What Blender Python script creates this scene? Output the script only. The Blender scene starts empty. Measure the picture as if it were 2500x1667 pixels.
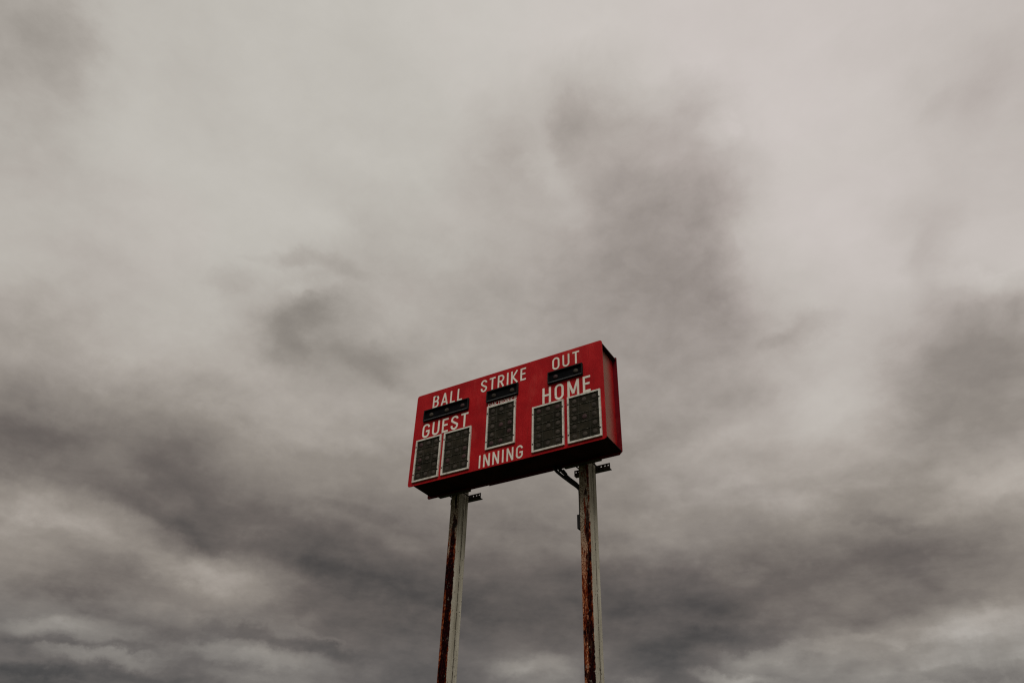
import bpy, bmesh, math, random
from mathutils import Vector, Matrix, Euler
random.seed(7)
S = bpy.context.scene
C = S.collection

# ------------------------------------------------------------------ camera
GZ = 6.0344                      # height of the board's lower edge above the field
W, H, D = 3.05, 1.484, 0.469     # scoreboard width, height, depth
cam_d = bpy.data.cameras.new('camera'); cam = bpy.data.objects.new('camera', cam_d); C.objects.link(cam)
cam.location = (6.30878, -7.48227, 1.60)
cam.rotation_euler = (2.197272, -0.027023, 0.538371)
cam_d.sensor_width = 36.0
cam_d.lens = 36.0 * 1828.1 / 2500.0
cam_d.clip_start = 0.1; cam_d.clip_end = 6000
S.camera = cam
S.render.resolution_x = 1024; S.render.resolution_y = 682
S.view_settings.view_transform = 'Standard'
S.view_settings.look = 'None'
S.view_settings.exposure = 0.0
S.view_settings.gamma = 1.0
S.cycles.use_denoising = False      # keep the fine vapour texture and the natural grain
S.cycles.pixel_filter_type = 'BLACKMAN_HARRIS'; S.cycles.filter_width = 1.25

# ------------------------------------------------------------------ node helpers
def nd(nt, typ, **kw):
    n = nt.nodes.new(typ)
    for k, v in kw.items():
        setattr(n, k, v)
    return n
def sock(nt, s, v):
    if v is None: return
    if isinstance(v, bpy.types.NodeSocket): nt.links.new(v, s)
    else: s.default_value = v
def mth(nt, op, a, b=None, c=None, clamp=False):
    n = nd(nt, 'ShaderNodeMath', operation=op); n.use_clamp = clamp
    sock(nt, n.inputs[0], a); sock(nt, n.inputs[1], b); sock(nt, n.inputs[2], c)
    return n.outputs[0]
def noise(nt, vec, scale, detail=4, rough=0.55, dist=0.0, out='Fac'):
    n = nd(nt, 'ShaderNodeTexNoise'); n.noise_dimensions = '3D'
    sock(nt, n.inputs['Vector'], vec); n.inputs['Scale'].default_value = scale
    n.inputs['Detail'].default_value = detail; n.inputs['Roughness'].default_value = rough
    n.inputs['Distortion'].default_value = dist
    return n.outputs[out]
def ramp(nt, fac, stops, interp='LINEAR'):
    n = nd(nt, 'ShaderNodeValToRGB'); cr = n.color_ramp; cr.interpolation = interp
    while len(cr.elements) < len(stops): cr.elements.new(1.0)
    for e, (p, c) in zip(cr.elements, stops):
        e.position = p; e.color = c if len(c) == 4 else (*c, 1)
    sock(nt, n.inputs['Fac'], fac)
    return n.outputs['Color']
def mapr(nt, v, a, b, c=0.0, d=1.0, typ='SMOOTHSTEP'):
    n = nd(nt, 'ShaderNodeMapRange'); n.interpolation_type = typ; n.clamp = True
    sock(nt, n.inputs['Value'], v)
    for k, x in zip(('From Min', 'From Max', 'To Min', 'To Max'), (a, b, c, d)): sock(nt, n.inputs[k], x)
    return n.outputs['Result']
def vmul(nt, v, s):
    n = nd(nt, 'ShaderNodeVectorMath', operation='MULTIPLY'); sock(nt, n.inputs[0], v); sock(nt, n.inputs[1], s)
    return n.outputs[0]
def vadd(nt, v, s):
    n = nd(nt, 'ShaderNodeVectorMath', operation='ADD'); sock(nt, n.inputs[0], v); sock(nt, n.inputs[1], s)
    return n.outputs[0]
def mixc(nt, f, a, b):
    n = nd(nt, 'ShaderNodeMix', data_type='RGBA')
    sock(nt, n.inputs['Factor'], f); sock(nt, n.inputs[6], a); sock(nt, n.inputs[7], b)
    return n.outputs[2]
def s2l(v):
    v /= 255.0
    return v / 12.92 if v <= .04045 else ((v + .055) / 1.055) ** 2.4
def rgb(r, g, b): return (s2l(r), s2l(g), s2l(b), 1)

# ------------------------------------------------------------------ sky: overcast cloud deck
# thickness of the cloud deck by compass bearing (32 bearings, -54..54 deg about north-north-west)
# and by elevation (18 rows, 9..61 deg), brightness of its underside 0..255
SKY = [
    [118, 119, 116, 112, 107, 100, 90, 82, 84, 96, 97, 104, 110, 98, 94, 97, 119, 112, 98, 89, 124, 112, 104, 103, 110, 100, 100, 100, 100, 111, 131, 150],
    [153, 144, 127, 118, 118, 119, 118, 126, 118, 105, 110, 119, 111, 102, 97, 103, 120, 116, 102, 92, 117, 132, 141, 144, 150, 153, 153, 152, 149, 145, 136, 123],
    [118, 145, 154, 152, 146, 134, 124, 120, 128, 130, 126, 118, 104, 98, 98, 100, 103, 104, 103, 98, 93, 101, 110, 113, 119, 131, 126, 120, 118, 123, 133, 146],
    [123, 112, 113, 133, 150, 154, 153, 146, 124, 123, 130, 108, 104, 108, 105, 107, 107, 106, 108, 110, 107, 110, 107, 109, 114, 122, 134, 140, 151, 162, 165, 155],
    [155, 143, 123, 113, 110, 118, 119, 111, 111, 113, 117, 118, 122, 123, 122, 121, 120, 123, 128, 139, 135, 129, 126, 128, 138, 152, 165, 164, 157, 152, 152, 155],
    [172, 159, 154, 144, 127, 118, 121, 126, 122, 134, 140, 143, 140, 141, 138, 139, 138, 138, 140, 149, 155, 154, 160, 159, 160, 156, 152, 152, 154, 156, 160, 165],
    [183, 179, 167, 158, 155, 150, 154, 153, 150, 159, 162, 159, 152, 150, 149, 149, 149, 149, 148, 156, 164, 168, 172, 179, 178, 153, 154, 158, 161, 165, 171, 189],
    [184, 184, 182, 176, 167, 164, 176, 180, 175, 172, 168, 165, 165, 165, 164, 162, 159, 157, 157, 159, 158, 162, 174, 185, 184, 166, 161, 167, 172, 187, 201, 196],
    [178, 183, 185, 184, 181, 178, 181, 181, 181, 169, 159, 157, 160, 165, 165, 165, 160, 158, 158, 160, 158, 164, 176, 184, 187, 183, 176, 191, 201, 198, 193, 192],
    [176, 178, 181, 184, 183, 183, 184, 183, 177, 168, 159, 163, 171, 173, 168, 164, 161, 159, 158, 157, 156, 162, 177, 191, 193, 196, 191, 196, 194, 193, 191, 188],
    [164, 174, 177, 176, 179, 183, 185, 186, 185, 181, 171, 174, 176, 175, 171, 167, 167, 164, 161, 158, 158, 165, 184, 195, 200, 200, 190, 190, 191, 189, 187, 186],
    [165, 163, 170, 172, 184, 187, 187, 188, 190, 191, 189, 182, 181, 180, 179, 177, 177, 172, 165, 160, 160, 165, 189, 199, 201, 200, 198, 194, 188, 187, 185, 184],
    [165, 165, 163, 176, 188, 188, 187, 188, 190, 189, 188, 187, 187, 185, 182, 179, 180, 180, 172, 162, 161, 165, 183, 196, 201, 201, 200, 195, 187, 184, 186, 192],
    [165, 163, 165, 182, 188, 188, 189, 191, 192, 190, 191, 192, 192, 188, 182, 178, 177, 176, 172, 169, 174, 179, 188, 199, 203, 202, 201, 198, 194, 192, 192, 192],
    [164, 163, 178, 186, 189, 190, 190, 192, 192, 192, 193, 191, 190, 191, 186, 183, 181, 171, 170, 175, 178, 180, 188, 201, 202, 201, 200, 199, 198, 196, 193, 192],
    [162, 177, 185, 188, 190, 191, 191, 192, 193, 192, 191, 192, 194, 197, 196, 195, 193, 189, 190, 194, 198, 201, 203, 202, 201, 201, 200, 199, 199, 198, 195, 193],
    [178, 185, 188, 190, 191, 191, 192, 193, 193, 192, 193, 196, 198, 199, 200, 201, 201, 202, 203, 202, 202, 202, 202, 202, 201, 201, 201, 200, 199, 199, 198, 195],
    [185, 188, 190, 191, 191, 192, 192, 193, 192, 192, 194, 197, 198, 199, 200, 200, 201, 202, 202, 202, 202, 202, 202, 202, 201, 201, 201, 200, 200, 199, 199, 198]]
# smaller clouds: compass bearing, elevation, half length, half height, tilt (all degrees), darker < 0 < lighter
PUFFS = [
    (-51.2, 34.4, 4.3, 2.6, 8, -7),
    (-19.5, 40.3, 12.4, 8.7, -93, -5),
    (6.4, 30.2, 3.1, 3.1, -19, -6),
    (-51.2, 19.9, 1.8, 0.5, 1, 5),
    (-50.3, 18.8, 7.8, 1.1, -8, -13),
    (-52.8, 16.5, 5.2, 1.3, -7, 21),
    (-56.0, 17.2, 4.2, 0.6, -12, 6),
    (-55.9, 13.2, 4.0, 0.7, 2, -11),
    (-47.8, 13.2, 7.6, 0.5, -8, -16),
    (-62.0, 12.5, 3.1, 0.5, 7, 18),
    (-58.4, 11.1, 4.1, 0.6, 4, 24),
    (-52.3, 12.6, 2.0, 0.4, 11, 12),
    (-49.1, 12.1, 3.7, 0.6, -1, 20),
    (-45.2, 13.6, 2.6, 0.3, -19, 8),
    (-61.1, 11.6, 4.5, 0.3, 5, -12),
    (-62.3, 9.6, 3.4, 0.4, 4, -16),
    (-53.9, 10.3, 6.9, 0.4, 1, -8),
    (-61.5, 14.6, 3.3, 0.5, -0, -8),
    (-64.3, 41.3, 11.4, 6.9, -8, 5),
    (-52.8, 39.7, 2.6, 0.9, 24, -15),
    (-48.3, 39.9, 2.4, 0.8, -13, -9),
    (-56.3, 38.3, 1.5, 0.4, 2, -5),
    (-58.0, 36.5, 1.6, 0.8, 18, -8),
    (-50.9, 38.1, 2.3, 0.5, 24, 7),
    (-51.2, 35.8, 3.6, 1.5, 22, -15),
    (-49.9, 37.0, 1.6, 0.8, 13, -7),
    (-52.2, 32.6, 2.6, 1.6, 3, -8),
    (-52.3, 34.1, 1.9, 1.3, -17, -8),
    (-44.9, 33.1, 3.4, 1.4, -21, -15),
    (-25.9, 52.2, 1.9, 2.8, -13, -9),
    (-27.0, 47.5, 5.1, 1.5, -69, 6),
    (-29.5, 49.8, 2.9, 1.3, -59, 4),
    (-9.4, 49.8, 1.3, 1.6, -16, 9),
    (-11.4, 44.5, 4.7, 1.8, -90, -2),
    (-18.0, 38.9, 10.8, 6.7, -94, -4),
    (-11.7, 39.4, 7.3, 1.7, -94, -8),
    (-5.4, 34.4, 2.7, 1.2, 8, -12),
    (-8.4, 34.0, 1.8, 0.7, 15, -9),
    (-10.8, 30.9, 1.8, 0.8, 22, -6),
    (5.0, 29.7, 4.6, 4.5, -18, -14),
    (9.2, 32.5, 1.4, 1.7, -23, -12),
    (8.0, 34.5, 3.1, 0.8, -23, 7),
    (5.6, 37.8, 3.0, 1.3, 53, -7),
    (14.4, 45.7, 3.1, 2.0, 47, -6),
    (11.2, 45.9, 1.5, 0.7, 38, -5),
    (-28.9, 12.2, 2.7, 0.8, 5, 17),
    (-31.5, 12.0, 1.7, 0.6, 2, 14),
    (-22.4, 11.4, 1.5, 0.4, -0, 16),
    (-15.4, 11.7, 3.3, 0.5, -5, 26),
    (-1.8, 11.2, 4.5, 0.4, -1, -14),
    (-6.4, 13.8, 2.2, 0.3, -17, 9),
    (-1.0, 13.8, 4.7, 0.6, 8, 9),
    (3.9, 22.3, 4.1, 0.8, 7, 10),
    (-12.1, 13.3, 4.8, 0.6, 5, 13),
    (-5.5, 13.4, 5.0, 1.1, 7, 12),
    (1.3, 14.1, 3.9, 1.0, 12, 10),
    (-1.1, 14.4, 4.0, 0.7, 6, 8),
    (-3.9, 20.9, 4.7, 0.4, -13, -8),
    (-3.9, 18.2, 10.9, 2.2, -3, -9),
    (-25.6, 17.2, 13.1, 2.7, -4, -9),
    (-37.2, 18.0, 22.1, 4.5, -2, -8),
    (-13.7, 18.4, 2.0, 0.6, -4, 8),
    (-16.7, 14.1, 6.7, 0.9, 2, -12),
    (-58.3, 22.6, 13.0, 3.1, -10, -12),
    (-67.6, 22.7, 4.1, 1.2, 4, -9),
    (-60.7, 18.5, 10.8, 1.4, -13, 12),
    (-65.8, 19.2, 3.8, 0.8, -9, 8),
    (-78.1, 46.7, 2.4, 2.2, 39, -8),
    (-32.5, 50.7, 1.9, 1.9, 2, -5),
    (-20.4, 28.2, 4.8, 1.0, 6, -6),
    (-8.0, 28.5, 4.7, 1.8, 1, 8),
    (-13.2, 24.5, 4.8, 0.7, 2, 8),
    (-0.7, 24.2, 5.2, 0.8, 1, -7),
    (1.9, 21.2, 4.0, 0.6, 4, 8),
    (-27.2, 21.4, 5.1, 0.6, -5, -5),
    (-43.3, 18.8, 10.3, 2.2, -12, -12),
    (-42.4, 21.9, 5.1, 0.7, -10, -9),
    (-58.3, 20.0, 4.8, 0.7, -13, -10)]
AZ0 = -0.557923
SUN_EL, SUN_AZ = math.radians(48), math.radians(150)   # bearing clockwise from +Y
world = bpy.data.worlds.new('World'); S.world = world; world.use_nodes = True
nt = world.node_tree; nt.nodes.clear()
tc = nd(nt, 'ShaderNodeTexCoord').outputs['Generated']
sep0 = nd(nt, 'ShaderNodeSeparateXYZ'); nt.links.new(tc, sep0.inputs[0])
# the deck is a layer overhead: project the direction onto it so that texture flattens towards the horizon
zz = mth(nt, 'ADD', mth(nt, 'MAXIMUM', sep0.outputs['Z'], 0.0), 0.22)
comb = nd(nt, 'ShaderNodeCombineXYZ')
sock(nt, comb.inputs[0], mth(nt, 'DIVIDE', sep0.outputs['X'], zz))
sock(nt, comb.inputs[1], mth(nt, 'DIVIDE', sep0.outputs['Y'], zz))
deck = comb.outputs[0]
# turbulence bends the large masses
w1 = noise(nt, deck, 1.6, 5, 0.55, 0.0, 'Color')
w2 = noise(nt, tc, 7.0, 8, 0.66, 0.3, 'Color')
warp = vadd(nt, vmul(nt, vadd(nt, w1, (-.5, -.5, -.5)), (.045, .045, .03)), vmul(nt, vadd(nt, w2, (-.5, -.5, -.5)), (.10, .10, .085)))
dirw = nd(nt, 'ShaderNodeVectorMath', operation='NORMALIZE'); sock(nt, dirw.inputs[0], vadd(nt, tc, warp))
vr = nd(nt, 'ShaderNodeVectorRotate'); vr.rotation_type = 'Z_AXIS'
sock(nt, vr.inputs['Vector'], dirw.outputs[0]); vr.inputs['Angle'].default_value = AZ0
sp = nd(nt, 'ShaderNodeSeparateXYZ'); nt.links.new(vr.outputs[0], sp.inputs[0])
azd = mth(nt, 'MULTIPLY', mth(nt, 'ARCTAN2', sp.outputs['X'], sp.outputs['Y']), 57.29578)
eld = mth(nt, 'MULTIPLY', mth(nt, 'ARCSINE', sp.outputs['Z']), 57.29578)
u = mapr(nt, azd, -54.0, 54.0, typ='LINEAR')
rowf = mth(nt, 'DIVIDE', mth(nt, 'SUBTRACT', eld, 9.0), 52.0 / 17)
val = None
for k, line in enumerate(SKY):
    st = [(i / 31.0, (line[i] / 255.0,) * 3) for i in range(32)]
    c = ramp(nt, u, st, 'CARDINAL')
    if val is None: val = c
    else: val = mixc(nt, mth(nt, 'SUBTRACT', rowf, float(k - 1), clamp=True), val, c)
bw = nd(nt, 'ShaderNodeRGBToBW'); sock(nt, bw.inputs[0], val); val = bw.outputs[0]
w3 = noise(nt, vmul(nt, tc, (1, 1, 1.4)), 11.0, 8, 0.64, 0.0, 'Color')
dirp = nd(nt, 'ShaderNodeVectorMath', operation='NORMALIZE')
sock(nt, dirp.inputs[0], vadd(nt, tc, vmul(nt, vadd(nt, w3, (-.5, -.5, -.5)), (.085, .085, .06))))
for paz, pel, pl, ph, pt, pa in PUFFS:
    a, e = math.radians(paz), math.radians(pel)
    c0 = Vector((math.sin(a)*math.cos(e), math.cos(a)*math.cos(e), math.sin(e)))
    ea = Vector((math.cos(a), -math.sin(a), 0)); up = ea.cross(c0)
    t = math.radians(pt); ax = ea*math.cos(t)+up*math.sin(t); ay = up*math.cos(t)-ea*math.sin(t)
    mp = nd(nt, 'ShaderNodeMapping', vector_type='TEXTURE')
    mp.inputs['Location'].default_value = c0
    mp.inputs['Rotation'].default_value = Matrix((ax, ay, ax.cross(ay))).transposed().to_euler()
    mp.inputs['Scale'].default_value = (math.radians(pl)*1.35, math.radians(ph)*1.35, 1)
    nt.links.new(dirp.outputs[0], mp.inputs['Vector'])
    gr = nd(nt, 'ShaderNodeTexGradient', gradient_type='SPHERICAL'); nt.links.new(mp.outputs[0], gr.inputs[0])
    val = mth(nt, 'MULTIPLY_ADD', mapr(nt, gr.outputs['Fac'], 0.0, 0.85), pa/255.0, val)
# fine structure of the vapour: lumps with lighter crowns and darker bellies, ragged wisps, thin layers low down
def relief(vec, scale, detail, rough, off, dist=0.0):
    a = noise(nt, vec, scale, detail, rough, dist); b2 = noise(nt, vadd(nt, vec, off), scale, detail, rough, dist)
    return a, mth(nt, 'SUBTRACT', a, b2)
lumpy = vadd(nt, vmul(nt, tc, (1, 1, 1.5)), vmul(nt, vadd(nt, w3, (-.5, -.5, -.5)), (.05, .05, .05)))
nA, rA = relief(lumpy, 6.0, 9, 0.60, (0.0, 0.0, 0.030))
nB, rB = relief(vmul(nt, tc, (1, 1, 3.2)), 4.6, 9, 0.60, (0.0, 0.0, 0.05))
n1 = mth(nt, 'SUBTRACT', noise(nt, deck, 3.0, 8, 0.58, 0.25), 0.5)
n3 = mth(nt, 'SUBTRACT', noise(nt, tc, 2.4, 3, 0.5), 0.5)
lowf = mapr(nt, sep0.outputs['Z'], 0.2, 0.62, 1.0, 0.0)
midtone = mapr(nt, val, 0.78, 0.62, 0.28, 1.0)
fine = mth(nt, 'ADD', mth(nt, 'MULTIPLY', mth(nt, 'SUBTRACT', nA, 0.5), 0.09), mth(nt, 'MULTIPLY', rA, 0.17))
layers = mth(nt, 'ADD', mth(nt, 'MULTIPLY', mth(nt, 'SUBTRACT', nB, 0.5), 0.12), mth(nt, 'MULTIPLY', rB, 0.17))
amp = mth(nt, 'ADD', fine, mth(nt, 'MULTIPLY', layers, mth(nt, 'MULTIPLY_ADD', lowf, 0.9, 0.1)))
amp = mth(nt, 'ADD', amp, mth(nt, 'MULTIPLY', n1, 0.05))
val = mth(nt, 'ADD', mth(nt, 'SUBTRACT', val, 0.012), mth(nt, 'MULTIPLY', amp, midtone))
cloud = ramp(nt, val, [(0.20, rgb(52, 50, 50)), (0.30, rgb(77, 74, 72)), (0.40, rgb(105, 99, 95)), (0.55, rgb(144, 138, 131)),
                       (0.66, rgb(173, 167, 160)), (0.74, rgb(192, 188, 181)), (0.80, rgb(206, 202, 196)), (0.9, rgb(226, 222, 216))])
pink = mth(nt, 'MULTIPLY', mapr(nt, azd, -12.0, 22.0), mapr(nt, eld, 20.0, 40.0))
pink = mth(nt, 'MULTIPLY', pink, mapr(nt, mth(nt, 'ADD', n3, mth(nt, 'MULTIPLY', n1, 0.6)), -0.34, -0.12))
base_t = mixc(nt, mapr(nt, eld, 18.0, 40.0), (1.022, 0.994, 0.970, 1), (1.0, 0.998, 0.990, 1))
tint = mixc(nt, pink, base_t, (1.022, 0.982, 1.0, 1))
tint = mixc(nt, mapr(nt, mth(nt, 'ADD', n3, mth(nt, 'MULTIPLY', n1, -0.8)), 0.02, 0.18, 0, 0.6), tint, (1.015, 0.992, 0.993, 1))
tint = mixc(nt, mapr(nt, eld, 16.0, 11.0), tint, (0.98, 1.0, 1.012, 1))
cm = nd(nt, 'ShaderNodeMix', data_type='RGBA', blend_type='MULTIPLY'); cm.inputs['Factor'].default_value = 1
sock(nt, cm.inputs[6], cloud); sock(nt, cm.inputs[7], tint)
sky_n = nd(nt, 'ShaderNodeTexSky'); sky_n.sky_type = 'NISHITA'; sky_n.sun_disc = False
sky_n.sun_elevation = SUN_EL; sky_n.sun_rotation = SUN_AZ
STR = 0.1
bright = vmul(nt, cm.outputs[2], (1 / STR,) * 3)
bg = nd(nt, 'ShaderNodeBackground'); bg.inputs['Strength'].default_value = STR
sock(nt, bg.inputs['Color'], mixc(nt, 0.985, sky_n.outputs[0], bright))
wo = nd(nt, 'ShaderNodeOutputWorld'); nt.links.new(bg.outputs[0], wo.inputs['Surface'])

# veiled sun, high behind the camera
sl = bpy.data.lights.new('sun', 'SUN'); sun = bpy.data.objects.new('sun', sl); C.objects.link(sun)
sl.energy = 1.5; sl.angle = math.radians(25); sl.color = (1.0, 0.95, 0.88)
sd = Vector((math.sin(SUN_AZ) * math.cos(SUN_EL), math.cos(SUN_AZ) * math.cos(SUN_EL), math.sin(SUN_EL)))
sun.rotation_euler = sd.to_track_quat('Z', 'Y').to_euler()
sun.location = (0, 0, 60)

# ------------------------------------------------------------------ materials
def new_mat(name, rough=0.6, metallic=0.0, spec=0.3):
    m = bpy.data.materials.new(name); m.use_nodes = True; t = m.node_tree
    b = t.nodes['Principled BSDF']; b.inputs['Roughness'].default_value = rough
    b.inputs['Metallic'].default_value = metallic; b.inputs['Specular IOR Level'].default_value = spec
    return m, t, b
def obj_co(t): return nd(t, 'ShaderNodeTexCoord').outputs['Object']
def bump(t, b, h, strength=0.3, dist=0.01):
    n = nd(t, 'ShaderNodeBump'); n.inputs['Strength'].default_value = strength; n.inputs['Distance'].default_value = dist
    sock(t, n.inputs['Height'], h); t.links.new(n.outputs[0], b.inputs['Normal'])

def m_flat(name, c, rough=0.6, metallic=0.0, spec=0.3, var=0.35, sc=12):
    m, t, b = new_mat(name, rough, metallic, spec); co = obj_co(t)
    lo = tuple(x * (1 - var) for x in c); hi = tuple(min(1, x * (1 + var)) for x in c)
    sock(t, b.inputs['Base Color'], ramp(t, noise(t, co, sc, 5, 0.65), [(0.33, lo), (0.67, hi)]))
    return m
def m_red(name, browned):
    m, t, b = new_mat(name, 0.5, 0.0, 0.10); co = obj_co(t)
    big = noise(t, co, 2.3, 5, 0.6); fine = noise(t, co, 62, 3, 0.75)
    f = mth(t, 'ADD', mth(t, 'MULTIPLY', big, 0.5), mth(t, 'MULTIPLY', fine, 0.5))
    c = ramp(t, f, [(0.36, (0.23, 0.0024, 0.0045)), (0.5, (0.355, 0.0048, 0.0085)), (0.64, (0.49, 0.018, 0.019))])
    streak = noise(t, vmul(t, co, (30, 30, 1.6)), 1.0, 4, 0.6)
    c = mixc(t, mapr(t, streak, 0.55, 0.80, 0, 0.55), c, (0.12, 0.006, 0.006, 1))
    chalk = noise(t, vmul(t, co, (3.2, 3.2, 1.1)), 1.0, 6, 0.7)
    c = mixc(t, mapr(t, chalk, 0.52, 0.75, 0, 0.38), c, (0.46, 0.075, 0.060, 1))
    if browned:   # mottled brown mixed in, strongest towards the front
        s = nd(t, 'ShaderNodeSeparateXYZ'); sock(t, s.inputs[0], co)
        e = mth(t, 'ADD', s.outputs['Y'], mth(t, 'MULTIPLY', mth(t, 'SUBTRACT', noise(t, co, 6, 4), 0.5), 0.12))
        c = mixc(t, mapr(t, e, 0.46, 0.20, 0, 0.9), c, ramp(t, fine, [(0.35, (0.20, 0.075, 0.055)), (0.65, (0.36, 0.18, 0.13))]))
    sock(t, b.inputs['Base Color'], c)
    sock(t, b.inputs['Roughness'], mapr(t, fine, 0.3, 0.7, 0.42, 0.62, 'LINEAR'))
    bump(t, b, fine, 0.12, 0.002)
    return m
RED = m_red('red_enamel', False); RED_BROWNED = m_red('red_enamel_browned', True)

RED_SHADED = m_red('shaded_red_enamel', False)  # same enamel, with the back panel's shade darkened into its colours
for n_ in RED_SHADED.node_tree.nodes:
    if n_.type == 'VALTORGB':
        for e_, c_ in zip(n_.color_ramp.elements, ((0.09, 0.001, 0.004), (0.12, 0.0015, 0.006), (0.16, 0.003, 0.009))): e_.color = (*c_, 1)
def m_under():
    m, t, b = new_mat('shaded_underside', 0.85, 0, 0.1); co = obj_co(t)  # shade under the pans is painted in as a near-black colour
    sock(t, b.inputs['Base Color'], ramp(t, noise(t, co, 5, 5), [(0.35, (0.012, 0.004, 0.004)), (0.7, (0.045, 0.010, 0.009))]))
    return m
UNDER = m_under()
def m_letter():
    m, t, b = new_mat('white_vinyl', 0.55, 0, 0.3); co = obj_co(t)
    f = mth(t, 'ADD', mth(t, 'MULTIPLY', noise(t, co, 3, 5), 0.6), mth(t, 'MULTIPLY', noise(t, vmul(t, co, (25, 25, 4)), 1, 4), 0.4))
    sock(t, b.inputs['Base Color'], ramp(t, f, [(0.3, (0.50, 0.46, 0.38)), (0.5, (0.72, 0.69, 0.61)), (0.72, (0.84, 0.81, 0.74))]))
    return m
LETTER = m_letter()
FRESH = m_flat('bright_white_vinyl', (0.84, 0.80, 0.76), 0.5, 0, 0.2, 0.05)
def m_frame():
    m, t, b = new_mat('painted_aluminium_frame', 0.5, 0.1, 0.4); co = obj_co(t)
    f = noise(t, vmul(t, co, (14, 14, 14)), 1, 6, 0.7)
    sock(t, b.inputs['Base Color'], ramp(t, f, [(0.28, (0.26, 0.24, 0.20)), (0.5, (0.58, 0.56, 0.50)), (0.7, (0.70, 0.68, 0.62))]))
    return m
FRAME = m_frame()
def m_mask():
    m, t, b = new_mat('dark_digit_mask', 0.85, 0, 0.06); co = obj_co(t)
    f = mth(t, 'ADD', mth(t, 'MULTIPLY', noise(t, co, 170, 2, 0.6), 0.35), mth(t, 'MULTIPLY', noise(t, co, 5, 4), 0.65))
    sock(t, b.inputs['Base Color'], ramp(t, f, [(0.36, (0.009, 0.0085, 0.0055)), (0.5, (0.022, 0.0195, 0.0135)), (0.66, (0.046, 0.038, 0.027))]))
    bump(t, b, noise(t, co, 200, 1), 0.3, 0.003)
    return m
MASK = m_mask()
BLACK = m_flat('black_recess', (0.006, 0.006, 0.007), 0.9, 0, 0.02)
RIM = m_flat('dark_indicator_frame', (0.010, 0.012, 0.012), 0.7, 0, 0.1)
SILL = m_flat('grey_sill', (0.040, 0.043, 0.046), 0.7, 0, 0.3, 0.6, 60)
BULB = m_flat('clouded_bulb_glass', (0.048, 0.040, 0.033), 0.8, 0, 0.12, 0.45, 16)
BULB_PINK = m_flat('pinkish_bulb_glass', (0.050, 0.026, 0.027), 0.6, 0, 0.15, 0.4, 30)
WIRE = m_flat('divider_metal', (0.042, 0.040, 0.031), 0.7, 0, 0.2, 0.5, 40)
def m_dot():
    m, t, b = new_mat('slotted_divider_metal', 0.6, 0, 0.2); co = obj_co(t)
    s = nd(t, 'ShaderNodeSeparateXYZ'); sock(t, s.inputs[0], co)
    fr = mth(t, 'FRACT', mth(t, 'MULTIPLY', s.outputs['X'], 1/.017))
    on = mth(t, 'MULTIPLY', mth(t, 'GREATER_THAN', fr, 0.52), mapr(t, noise(t, co, 14, 3), 0.38, 0.6))
    sock(t, b.inputs['Base Color'], mixc(t, on, (0.012, 0.012, 0.008, 1), (0.26, 0.24, 0.19, 1)))
    return m
DOT = m_dot()
SCREW = m_flat('black_screw', (0.008, 0.008, 0.008), 0.6)
STEEL = m_flat('weathered_angle_iron', (0.055, 0.042, 0.034), 0.75, 0.2, 0.3, 0.6, 18)
RODM = m_flat('dark_threaded_rod', (0.018, 0.016, 0.015), 0.7, 0.3)
CABLE = m_flat('black_conduit', (0.010, 0.010, 0.011), 0.6, 0, 0.3)

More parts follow.
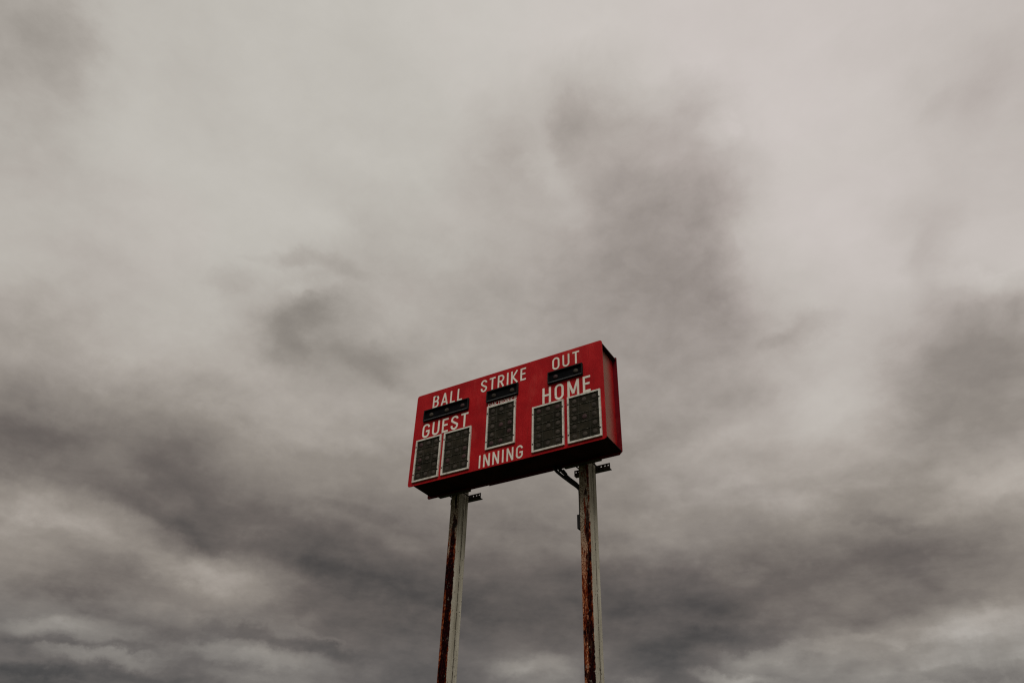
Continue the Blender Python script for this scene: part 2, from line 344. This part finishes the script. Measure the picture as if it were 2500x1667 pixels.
def m_post(name, seed, top_paint, drop, xc=0.016, loss=0.34):
    """square steel post: front face eaten by rust, sides still painted; z runs down from 0"""
    m, t, b = new_mat(name, 0.95, 0, 0.03); co = obj_co(t)
    s = nd(t, 'ShaderNodeSeparateXYZ'); sock(t, s.inputs[0], co)
    X, Y, Z = s.outputs
    cs = vadd(t, co, (seed, seed * 1.7, 0))
    # sound paint, with grime and pin-holes
    f = noise(t, vmul(t, cs, (9, 9, 1.5)), 1, 5, 0.65)
    paint = ramp(t, f, [(0.3, (0.33, 0.30, 0.235)), (0.5, (0.45, 0.42, 0.345)), (0.72, (0.56, 0.53, 0.45))])
    grain = noise(t, cs, 60, 3, 0.7)
    paint = mixc(t, mapr(t, grain, 0.45, 0.8, 0, 0.35), paint, (0.17, 0.16, 0.12, 1))
    # shade below the board, painted as streaky darkening over the top metre
    g = mth(t, 'MULTIPLY', mapr(t, Z, -1.1, -0.1), mapr(t, noise(t, vmul(t, cs, (22, 22, 1.2)), 1, 4), 0.35, 0.62))
    paint = mixc(t, mth(t, 'MULTIPLY', g, 0.75), paint, (0.085, 0.072, 0.045, 1))
    # rusty weld seam along the side, fading near the top, and pits that grow downwards
    wob = mth(t, 'MULTIPLY', mth(t, 'SUBTRACT', noise(t, vmul(t, cs, (0, 0, 9)), 1, 3), 0.5), 0.014)
    ds = mth(t, 'ABSOLUTE', mth(t, 'SUBTRACT', mth(t, 'ADD', Y, wob), 0.128))
    br = noise(t, vmul(t, cs, (40, 40, 26)), 1, 4, 0.7)
    seam = mth(t, 'MULTIPLY', mapr(t, ds, 0.0125, 0.004), mapr(t, mth(t, 'SUBTRACT', br, mth(t, 'MULTIPLY', Z, 0.030)), 0.42, 0.52))
    pit = mapr(t, mth(t, 'SUBTRACT', noise(t, vmul(t, cs, (55, 55, 40)), 1, 1, 0.4), mth(t, 'MULTIPLY', Z, 0.016)), 0.715, 0.765)
    hollow = mth(t, 'MULTIPLY', mapr(t, ds, 0.075, 0.01), 0.22)
    side = mixc(t, hollow, paint, (0.13, 0.12, 0.085, 1))
    side = mixc(t, mth(t, 'MAXIMUM', mth(t, 'MULTIPLY', seam, 0.95), mth(t, 'MULTIPLY', pit, 0.9)), side, (0.022, 0.011, 0.006, 1))
    # front face
    rn = noise(t, vmul(t, cs, (60, 60, 26)), 1, 6, 0.7)
    rust = ramp(t, rn, [(0.34, (0.012, 0.0012, 0.001)), (0.45, (0.055, 0.006, 0.003)), (0.54, (0.14, 0.024, 0.007)), (0.66, (0.36, 0.11, 0.035))])
    blk = ramp(t, rn, [(0.42, (0.0025, 0.0010, 0.0012)), (0.60, (0.020, 0.0022, 0.0022)), (0.72, (0.11, 0.022, 0.014))])
    pf = noise(t, vmul(t, vadd(t, cs, (3, 1, 5)), (26, 26, 3.4)), 1, 5, 0.62, 0.4)
    # depth of corrosion: grows downwards
    deep = mth(t, 'SUBTRACT', mapr(t, Z, -drop, -0.05, 1.0, 0.0, 'LINEAR'), top_paint)
    xoff = mth(t, 'ABSOLUTE', mth(t, 'SUBTRACT', X, xc))
    bandn = noise(t, vmul(t, cs, (12, 12, 4.2)), 1, 4, 0.6)
    core = mth(t, 'ADD', mth(t, 'MULTIPLY', mapr(t, xoff, 0.056, 0.0, 0, 1, 'LINEAR'), 0.34), mth(t, 'MULTIPLY', bandn, 1.0))
    black_f = mapr(t, mth(t, 'ADD', core, mth(t, 'MULTIPLY', deep, 0.30)), 0.66, 0.76)
    keep = mth(t, 'SUBTRACT', mth(t, 'ADD', pf, mth(t, 'MULTIPLY', mth(t, 'MULTIPLY', X, -1.0), 0.9)), mth(t, 'MULTIPLY', deep, loss))
    keep_f = mapr(t, keep, 0.47, 0.50)
    old = ramp(t, grain, [(0.38, (0.06, 0.035, 0.02)), (0.5, (0.22, 0.18, 0.13)), (0.66, (0.36, 0.31, 0.24))])
    old = mixc(t, mapr(t, Z, -1.6, -0.6, 1, 0), old, ramp(t, grain, [(0.38, (0.07, 0.014, 0.006)), (0.5, (0.28, 0.10, 0.045)), (0.66, (0.50, 0.27, 0.17))]))
    front = mixc(t, black_f, rust, blk)
    front = mixc(t, mth(t, 'MULTIPLY', keep_f, mth(t, 'SUBTRACT', 1.0, mth(t, 'MULTIPLY', black_f, 0.92))), front, old)
    edge = mth(t, 'ADD', Y, mth(t, 'MULTIPLY', mth(t, 'SUBTRACT', noise(t, vmul(t, cs, (30, 30, 14)), 1, 5, 0.75), 0.5), 0.040))
    isf = mapr(t, edge, 0.010, 0.004)
    col = mixc(t, isf, side, front)
    sock(t, b.inputs['Base Color'], col)
    hh = mth(t, 'ADD', mth(t, 'MULTIPLY', keep_f, 0.6), rn)
    bump(t, b, mth(t, 'MULTIPLY', hh, isf), 0.5, 0.003)
    return m
def m_ground():
    m, t, b = new_mat('field_grass', 0.95, 0, 0.05); co = obj_co(t)
    f = mth(t, 'ADD', mth(t, 'MULTIPLY', noise(t, co, 0.12, 6), 0.5), mth(t, 'MULTIPLY', noise(t, co, 9, 6, 0.7), 0.5))
    sock(t, b.inputs['Base Color'], ramp(t, f, [(0.35, (0.022, 0.032, 0.012)), (0.55, (0.045, 0.055, 0.022)), (0.7, (0.085, 0.078, 0.04))]))
    bump(t, b, noise(t, co, 40, 4), 0.6, 0.05)
    return m

# ------------------------------------------------------------------ mesh helpers
def link(name, me, mats, parent=None, loc=None):
    o = bpy.data.objects.new(name, me); C.objects.link(o)
    for m in (mats if isinstance(mats, (list, tuple)) else [mats]): me.materials.append(m)
    if parent: o.parent = parent
    if loc: o.location = loc
    return o
class MB:
    def __init__(s): s.bm = bmesh.new()
    def box(s, x0, y0, z0, x1, y1, z1, mi=0):
        v = [s.bm.verts.new((x, y, z)) for x in (x0, x1) for y in (y0, y1) for z in (z0, z1)]
        for f in ((0,1,3,2), (4,6,7,5), (0,4,5,1), (2,3,7,6), (0,2,6,4), (1,5,7,3)):
            s.bm.faces.new([v[i] for i in f]).material_index = mi
    def poly(s, pts, y0, y1):
        """outline in x,z extruded from y0 to y1"""
        a = [s.bm.verts.new((x, y0, z)) for x, z in pts]; b = [s.bm.verts.new((x, y1, z)) for x, z in pts]
        n = len(pts); s.bm.faces.new(a); s.bm.faces.new(b[::-1])
        for i in range(n): s.bm.faces.new((a[i], b[i], b[(i+1) % n], a[(i+1) % n]))
    def tube(s, pts, r, n=10):
        pts = [Vector(p) for p in pts]; rings = []
        up = Vector((0.13, 0.31, 0.94))
        for i, q in enumerate(pts):
            d = (pts[min(i+1, len(pts)-1)] - pts[max(i-1, 0)]).normalized()
            a = d.cross(up).normalized(); b = d.cross(a)
            rr = r[i] if isinstance(r, (list, tuple)) else r
            rings.append([s.bm.verts.new(q + a*rr*math.cos(2*math.pi*k/n) + b*rr*math.sin(2*math.pi*k/n)) for k in range(n)])
        for i in range(len(rings)-1):
            for k in range(n):
                f = s.bm.faces.new((rings[i][k], rings[i][(k+1)%n], rings[i+1][(k+1)%n], rings[i+1][k])); f.smooth = True
        s.bm.faces.new(rings[0][::-1]); s.bm.faces.new(rings[-1])
    def dome(s, cx, cy, cz, r, h, n=16, m=6):
        """bulb face bulging towards -y"""
        rings = []
        for j in range(m):
            a = math.pi/2*j/m
            rings.append([s.bm.verts.new((cx + r*math.cos(a)*math.cos(2*math.pi*k/n), cy - h*math.sin(a), cz + r*math.cos(a)*math.sin(2*math.pi*k/n))) for k in range(n)])
        top = s.bm.verts.new((cx, cy-h, cz))
        for i in range(m-1):
            for k in range(n):
                s.bm.faces.new((rings[i][k], rings[i][(k+1)%n], rings[i+1][(k+1)%n], rings[i+1][k])).smooth = True
        for k in range(n): s.bm.faces.new((rings[-1][k], rings[-1][(k+1)%n], top)).smooth = True
    def build(s, name, mats, parent=None, loc=None, bevel=0):
        bmesh.ops.recalc_face_normals(s.bm, faces=s.bm.faces)
        if bevel:
            ed = [e for e in s.bm.edges if len(e.link_faces) == 2 and e.calc_face_angle() > 0.6]
            bmesh.ops.bevel(s.bm, geom=ed, offset=bevel, segments=2, profile=0.5, affect='EDGES')
        me = bpy.data.meshes.new(name); s.bm.to_mesh(me); s.bm.free()
        return link(name, me, mats, parent, loc)

# ------------------------------------------------------------------ the field
g = MB(); n = 24
vs = [[g.bm.verts.new(((i/n-.5)*5000, (j/n-.5)*5000, 0)) for j in range(n+1)] for i in range(n+1)]
for i in range(n):
    for j in range(n): g.bm.faces.new((vs[i][j], vs[i+1][j], vs[i+1][j+1], vs[i][j+1]))
ground = g.build('ground', m_ground()); ground['kind'] = 'structure'

# ------------------------------------------------------------------ the scoreboard (origin at its base on the field)
root = bpy.data.objects.new('scoreboard', None); C.objects.link(root)
root['label'] = 'red baseball scoreboard with white lettering on two rust-streaked steel posts under a grey sky'
root['category'] = 'scoreboard'
def child(mb, name, mats, bevel=0, parent=root, off=(0, 0, GZ)):
    return mb.build(name, mats, parent, off if parent is root else (0, 0, 0), bevel)

def plate(x0, z0, x1, z1, c):
    return [(x0+c, z0), (x1-c, z0), (x1-c*.3, z0+c*.3), (x1, z0+c), (x1, z1-c), (x1-c*.3, z1-c*.3), (x1-c, z1), (x0+c, z1), (x0+c*.3, z1-c*.3), (x0, z1-c), (x0, z0+c), (x0+c*.3, z0+c*.3)]
m = MB(); m.poly(plate(0, 0, W, H, 0.032), 0.0, 0.010)
front = child(m, 'front_panel', RED, 0.002)
# body: end walls, roof and floor pan set in from the two plates
m = MB(); m.box(0.045, 0.010, 0.040, 3.040, D-0.002, 0.050); child(m, 'floor_pan', UNDER)
m = MB(); m.box(0.045, 0.010, 1.432, 3.040, D-0.002, 1.452); child(m, 'roof_pan', UNDER)
m = MB(); m.box(0.055, 0.010, 0.052, 0.065, D-0.002, 1.430); child(m, 'end_wall', RED)
m = MB(); m.box(2.976, 0.010, 0.052, 2.986, D-0.002, 1.430); child(m, 'end_wall', RED_BROWNED)['label'] = 'brownish end wall'
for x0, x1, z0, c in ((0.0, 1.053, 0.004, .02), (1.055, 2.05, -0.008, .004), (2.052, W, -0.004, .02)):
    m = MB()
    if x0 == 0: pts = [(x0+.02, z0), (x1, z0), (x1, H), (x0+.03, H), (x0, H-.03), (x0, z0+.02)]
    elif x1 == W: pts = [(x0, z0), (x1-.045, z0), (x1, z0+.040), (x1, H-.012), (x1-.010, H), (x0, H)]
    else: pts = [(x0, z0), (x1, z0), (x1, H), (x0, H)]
    m.poly(pts, D, D+0.006); child(m, 'back_panel', RED_SHADED)

# ---- lettering: strokes of an old condensed sign alphabet, unit cap height
def arc(cx, cz, rx, rz, a0, a1, n=12):
    return [(cx + rx*math.cos(math.radians(a0+(a1-a0)*i/n)), cz + rz*math.sin(math.radians(a0+(a1-a0)*i/n))) for i in range(n+1)]
def glyph(ch, w, t):
    """list of centre-line strokes; w = width, t = stroke, cap height 1"""
    h = t/2; l, r, b, u = h, w-h, h, 1-h; c = w/2; k = (w-t)/2; q = min(k*1.02, .3)
    if ch == 'B':
        j = .53; rr = k*.95
        return [[(l, 0), (l, 1)], [(l, u), (r-rr, u)] + arc(r-rr-.01, (u+j)/2, rr, (u-j)/2, 90, -90) + [(l, j)],
                [(l, j)] + [(r-rr, j)] + arc(r-rr, (b+j)/2, rr, (j-b)/2, 90, -90) + [(l, b)]]
    if ch == 'A': return [[(h*.95, 0), (c, 1.0)], [(c, 1.0), (w-h*.95, 0)], [(w*.22, .27), (w*.78, .27)]]
    if ch == 'L': return [[(l, 0), (l, 1)], [(l, b), (w, b)]]
    if ch == 'E': return [[(l, 0), (l, 1)], [(l, b), (w, b)], [(l, u), (w, u)], [(l, .52), (w*.9, .52)]]
    if ch == 'I': return [[(c, 0), (c, 1)]]
    if ch == 'T': return [[(0, u), (w, u)], [(c, 0), (c, u)]]
    if ch == 'H': return [[(l, 0), (l, 1)], [(r, 0), (r, 1)], [(l, .5), (r, .5)]]
    if ch == 'N': return [[(l, 0), (l, 1)], [(r, 0), (r, 1)], [(l, .99), (r, .01)]]
    if ch == 'M': return [[(l, 0), (l, 1)], [(r, 0), (r, 1)], [(l, .99), (c, .13)], [(c, .13), (r, .99)]]
    if ch == 'K': return [[(l, 0), (l, 1)], [(l, .36), (r, 1.0)], [(l+.14*w, .50), (r+.01, 0)]]
    if ch == 'U': return [[(l, 1), (l, b+q)] + arc(c, b+q, k, q, 180, 360) + [(r, b+q), (r, 1)]]
    if ch == 'O': return [[(l, b+q)] + arc(c, b+q, k, q, 180, 360) + arc(c, u-q, k, q, 0, 180) + [(l, b+q), (l, b+q+.02)]]
    if ch == 'D': return [[(l, 0), (l, 1)], [(l, u), (r-k, u)] + arc(r-k, u-q, k, q, 90, 0) + arc(r-k, b+q, k, q, 0, -90) + [(l, b)]]
    if ch == 'C': return [arc(c, u-q, k, q, 12, 180) + arc(c, b+q, k, q, 180, 348)]
    if ch == 'G': return [arc(c, u-q, k, q, 5, 180) + arc(c, b+q, k, q, 180, 360) + [(r, .49)], [(c, .46), (w, .46)]]
    if ch == 'R':
        j = .47; rr = k*.95
        return [[(l, 0), (l, 1)], [(l, u), (r-rr, u)] + arc(r-rr, (u+j)/2, rr, (u-j)/2, 90, -90) + [(l, j)], [(c*.95, j), (r+.01, 0)]]
    if ch == 'S':
        a = .52
        return [arc(c, u-(u-a)/2, k, (u-a)/2, 8, 200, 14) + [(c*.72, a+.035), (c*1.28, a-.065)] + arc(c, b+(a-b)/2-.0, k, (a-b)/2, 20, -188, 14)]
    return []
WID = dict(B=.50, A=.58, L=.40, G=.52, U=.50, E=.42, S=.50, T=.48, R=.51, I=.165, K=.54, O=.52, H=.50, M=.66, N=.52, D=.52, C=.50)
def ribbon(bm, pts, t, y0, y1):
    P = [Vector((x, z)) for x, z in pts]
    Q = [P[0]]
    for q in P[1:]:
        if (q-Q[-1]).length > 1e-5: Q.append(q)
    P = Q; L = []; R_ = []
    for i, q in enumerate(P):
        a = (P[i]-P[i-1]).normalized() if i else None
        b = (P[i+1]-P[i]).normalized() if i < len(P)-1 else None
        if a is None: a = b
        if b is None: b = a
        na, nb = Vector((-a.y, a.x)), Vector((-b.y, b.x)); mm = (na+nb)
        mm = mm.normalized() if mm.length > 1e-4 else na
        s = t/2/max(.45, mm.dot(na))
        L.append(q+mm*s); R_.append(q-mm*s)
    def vv(p, y): return bm.verts.new((p.x, y, p.y))
    fl, fr = [vv(p, y0) for p in L], [vv(p, y0) for p in R_]; bl, br = [vv(p, y1) for p in L], [vv(p, y1) for p in R_]
    for i in range(len(P)-1):
        bm.faces.new((fl[i], fl[i+1], fr[i+1], fr[i])); bm.faces.new((bl[i], fl[i], fl[i+1], bl[i+1])[::-1]); bm.faces.new((fr[i], br[i], br[i+1], fr[i+1])[::-1])
    bm.faces.new((fl[0], fr[0], br[0], bl[0])); bm.faces.new((fl[-1], bl[-1], br[-1], fr[-1]))
def word(text, x0, x1, z0, z1, t=0.124, gap=.19, stretch=1.0, proud=0.0):
    h = z1-z0; ws = [WID[c]*stretch for c in text]; tot = sum(ws)+gap*(len(text)-1); k = (x1-x0)/(tot*h)
    bm = bmesh.new(); x = 0
    for ch, w in zip(text, ws):
        wk = w*k
        for si, st in enumerate(glyph(ch, wk, t)):
            ribbon(bm, [(x0+(x+px)*h, z0+pz*h) for px, pz in st], t*h, -0.0022-0.0004*si-proud, 0.0)
        x += wk+gap*k
    bmesh.ops.recalc_face_normals(bm, faces=bm.faces)
    me = bpy.data.meshes.new('lettering'); bm.to_mesh(me); bm.free()
    o = link('lettering', me, LETTER, root, (0, 0, GZ)); o['label'] = 'white lettering reading ' + text
    return o
word('BALL', .300, .822, 1.192, 1.398)
word('GUEST', .160, .955, .728, .955, .13, .19)
word('STRIKE', 1.142, 1.886, 1.212, 1.414)
word('OUT', 2.302, 2.712, 1.226, 1.424, gap=.22)
word('HOME', 2.150, 2.860, .737, .980, .128, .22)
word('INNING', 1.177, 1.862, .022, .210, gap=.21)
word('DAKTRONICS', 1.284, 1.744, .940, .990, .165, .26, 1.7, .001).data.materials[0] = FRESH

# ---- digit displays
def digit_display(x0, z0, x1, z1, fw=0.0235):
    m = MB(); y0 = -0.024
    e = bpy.data.objects.new('digit_display', None)
    m.box(x0+fw*.6, -0.008, z0+fw*.6, x1-fw*.6, -0.001, z1-fw*.6)
    disp = child(m, 'digit_display', MASK)
    m = MB()
    m.box(x0, y0, z0, x0+fw, -0.0005, z1); m.box(x1-fw, y0, z0, x1, -0.0005, z1)
    m.box(x0+fw, y0+.0015, z0, x1-fw, -0.0005, z0+fw); m.box(x0+fw, y0+.0015, z1-fw, x1-fw, -0.0005, z1)
    child(m, 'frame', FRAME, 0, disp)
    ix0, ix1, iz0, iz1 = x0+fw, x1-fw, z0+fw, z1-fw
    iw, ih = ix1-ix0, iz1-iz0
    for k in (1, 2):
        m = MB(); x = ix0+iw*(k/3.0)+(.006 if k == 2 else -.006); m.box(x-.0016, -.0125, iz0, x+.0016, -.0082, iz1)
        child(m, 'divider', WIRE, 0, disp)
    for k in range(1, 5):
        z = iz0+ih*(k/5.0)+random.uniform(-.006, .006); sl = random.uniform(-.004, .004)
        m = MB(); m.poly([(ix0, z-.0019), (ix1, z-.0019+sl), (ix1, z+.0019+sl), (ix0, z+.0019)], -.0145, -.0085)
        child(m, 'divider', DOT, 0, disp)
    for r in range(5):
        for c in range(3):
            if c == 1 and r in (1, 3): continue
            bx = ix0+iw*(c+.5)/3+random.uniform(-.004, .004); bz = iz1-ih*(r+.5)/5+random.uniform(-.004, .004)
            m = MB(); m.dome(bx, -.0085, bz, .034, .010)
            child(m, 'bulb', BULB_PINK if random.random() < .18 else BULB, 0, disp)
    for sx in (x0+fw*.62, x1-fw*.62):
        for sz in (z0+(z1-z0)*.17, z0+(z1-z0)*.83):
            m = MB(); m.box(sx-.009, y0-.006, sz-.0085, sx+.009, y0-.0005, sz+.0085); child(m, 'screw', SCREW, 0.003, disp)
    return disp
for a in ((.083, .047, .524, .703), (.571, .048, 1.030, .706), (1.281, .261, 1.741, .930), (2.004, .046, 2.474, .717), (2.526, .043, 2.997, .721)):
    digit_display(*a)

# ---- indicator displays (ball, strike, out lamps)
def indicator(x0, z0, x1, z1, nb):
    t = .013; m = MB()
    m.box(x0+.004, -.006, z0+.004, x1-.004, -.001, z1-.004)
    d = child(m, 'indicator_display', BLACK)
    m = MB(); y0 = -.034
    m.box(x0, y0, z0, x0+t, -.0005, z1); m.box(x1-t, y0, z0, x1, -.0005, z1)
    m.box(x0+t, y0+.001, z1-t, x1-t, -.0005, z1); m.box(x0+t, y0+.001, z0, x1-t, -.0005, z0+t)
    child(m, 'frame', RIM, 0, d)
    m = MB(); m.box(x0+t, y0-.004, z0+.002, x1-t, y0+.0004, z0+.017); child(m, 'sill', SILL, 0, d)
    for k in range(nb):
        bx = x0+(x1-x0)*(.16+(.70/(nb-1))*k) if nb == 3 else x0+(x1-x0)*(.215+.585*k)
        m = MB(); m.dome(bx, -.0065, z0+(z1-z0)*.50, .036, .022)
        child(m, 'bulb', BULB_PINK if (k == nb-1 and nb == 3) or (k == 0 and x0 > 2) else BULB, 0, d)
    return d
indicator(.172, .991, .957, 1.174, 3)
indicator(1.264, 1.003, 1.773, 1.184, 2)
indicator(2.243, 1.012, 2.760, 1.192, 2)

# ---- steel posts, brackets, rods
PW, PD, PY = 0.140, 0.2335, 0.500
PM = [m_post('rusty_post_steel', 1.3, 0.42, 1.1), m_post('rust_streaked_post_steel', 7.9, 0.38, 3.0, 0.030, 0.16)]
for i, px in enumerate((0.3996, 2.4094)):
    m = MB(); ztop, zbot = 0.95, -GZ
    seg = 40; r = .010
    prof = [(-PW/2+r, 0), (PW/2-r, 0), (PW/2-.003, .003), (PW/2, r), (PW/2, .122), (PW/2-.003, .126), (PW/2-.003, .130), (PW/2, .134), (PW/2, PD-r), (PW/2-.003, PD-.003), (PW/2-r, PD),
            (-PW/2+r, PD), (-PW/2+.003, PD-.003), (-PW/2, PD-r), (-PW/2, r), (-PW/2+.003, .003)]
    rings = []
    for k in range(seg+1):
        z = ztop+(zbot-ztop)*k/seg
        rings.append([m.bm.verts.new((x, y, z)) for x, y in prof])
    for k in range(seg):
        for q in range(len(prof)):
            m.bm.faces.new((rings[k][q], rings[k][(q+1) % len(prof)], rings[k+1][(q+1) % len(prof)], rings[k+1][q]))
    m.bm.faces.new(rings[0]); m.bm.faces.new(rings[-1][::-1])
    post = m.build('support_post', PM[i], root, (px+PW/2, PY, GZ))
    post['label'] = ('left post, front face almost wholly dark rust', 'right post, rust streaked with flaking paint')[i]
    bx = px-.178                                # brackets: 0.52 m of slotted angle iron
    def angle_iron(y, zt, zb, hl, s, name, slots):
        m = MB(); th = .005; zc = (zt+zb)/2+.008; hs = .0095; x = bx; x1 = bx+.522
        cur = x
        for hx in slots:                        # vertical leg with punched holes
            m.box(cur, y, zb, hx-hs, y+th, zt); cur = hx+hs
            k = 12; ring = [(hx+hs*.98*math.cos(2*math.pi*j/k+math.pi/12), zc+hs*.98*math.sin(2*math.pi*j/k+math.pi/12)) for j in range(k)]
            for side in (0, 1):                 # metal above and below the hole
                zed = zt if side == 0 else zb
                arcp = [(hx+(hs*math.cos(math.pi*j/8)), zc+(1 if side == 0 else -1)*hs*math.sin(math.pi*j/8)) for j in range(9)]
                for j in range(8):
                    q = [arcp[j], arcp[j+1], (arcp[j+1][0], zed), (arcp[j][0], zed)]
                    m.poly(q, y, y+th)
        m.box(cur, y, zb, x1, y+th, zt)
        m.box(x, min(y, y+s*hl), zb-.006, x1, max(y+th, y+s*hl), zb-.0005)
        return m.build(name, STEEL, post, (-(px+PW/2), -PY, 0))
    xs = [bx+.026, bx+.072, bx+.30+.096, bx+.30+.150, bx+.30+.196]
    angle_iron(PY+PD+.001, .066, -.010, .058, 1, 'rear_bracket', xs)
    angle_iron(D+.012, .045, -.014, .060, -1, 'front_bracket', [])
    for rx in (px-.045, px+PW+.050):
        m = MB(); m.tube([(rx, D-.02, .006), (rx, PY+PD+.03, .016)], .0095, 8)
        m.build('threaded_rod', RODM, post, (-(px+PW/2), -PY, 0))
# ---- two conduits sagging from the floor pan to the right post, and the box they end in
def catmull(P, n=7):
    P = [Vector(p) for p in P]; out = []
    for i in range(len(P)-1):
        a, b, c, d = P[max(i-1, 0)], P[i], P[i+1], P[min(i+2, len(P)-1)]
        for k in range(n):
            t = k/n; out.append(.5*((2*b)+(c-a)*t+(2*a-5*b+4*c-d)*t*t+(3*b-a-3*c+d)*t**3))
    return out+[P[-1]]
m = MB(); m.tube(catmull([(2.085, .43, .045), (2.105, .44, -.02), (2.175, .46, -.100), (2.285, .51, -.205), (2.365, .57, -.280), (2.388, .60, -.36), (2.389, .60, -.66)]), .0205)
child(m, 'conduit', CABLE)
m = MB(); m.tube(catmull([(2.150, .44, .045), (2.162, .45, -.01), (2.185, .46, -.045), (2.275, .50, -.150), (2.360, .55, -.235), (2.386, .565, -.31), (2.389, .565, -.66)]), .019)
m.tube([(2.148, .44, .02), (2.176, .455, -.040)], .025); m.tube([(2.196, .465, -.038), (2.235, .485, -.100)], .025)
child(m, 'conduit', CABLE)
m = MB(); m.box(2.345, .55, -.83, 2.4085, .66, -.645); child(m, 'junction_box', RODM, 0.004)
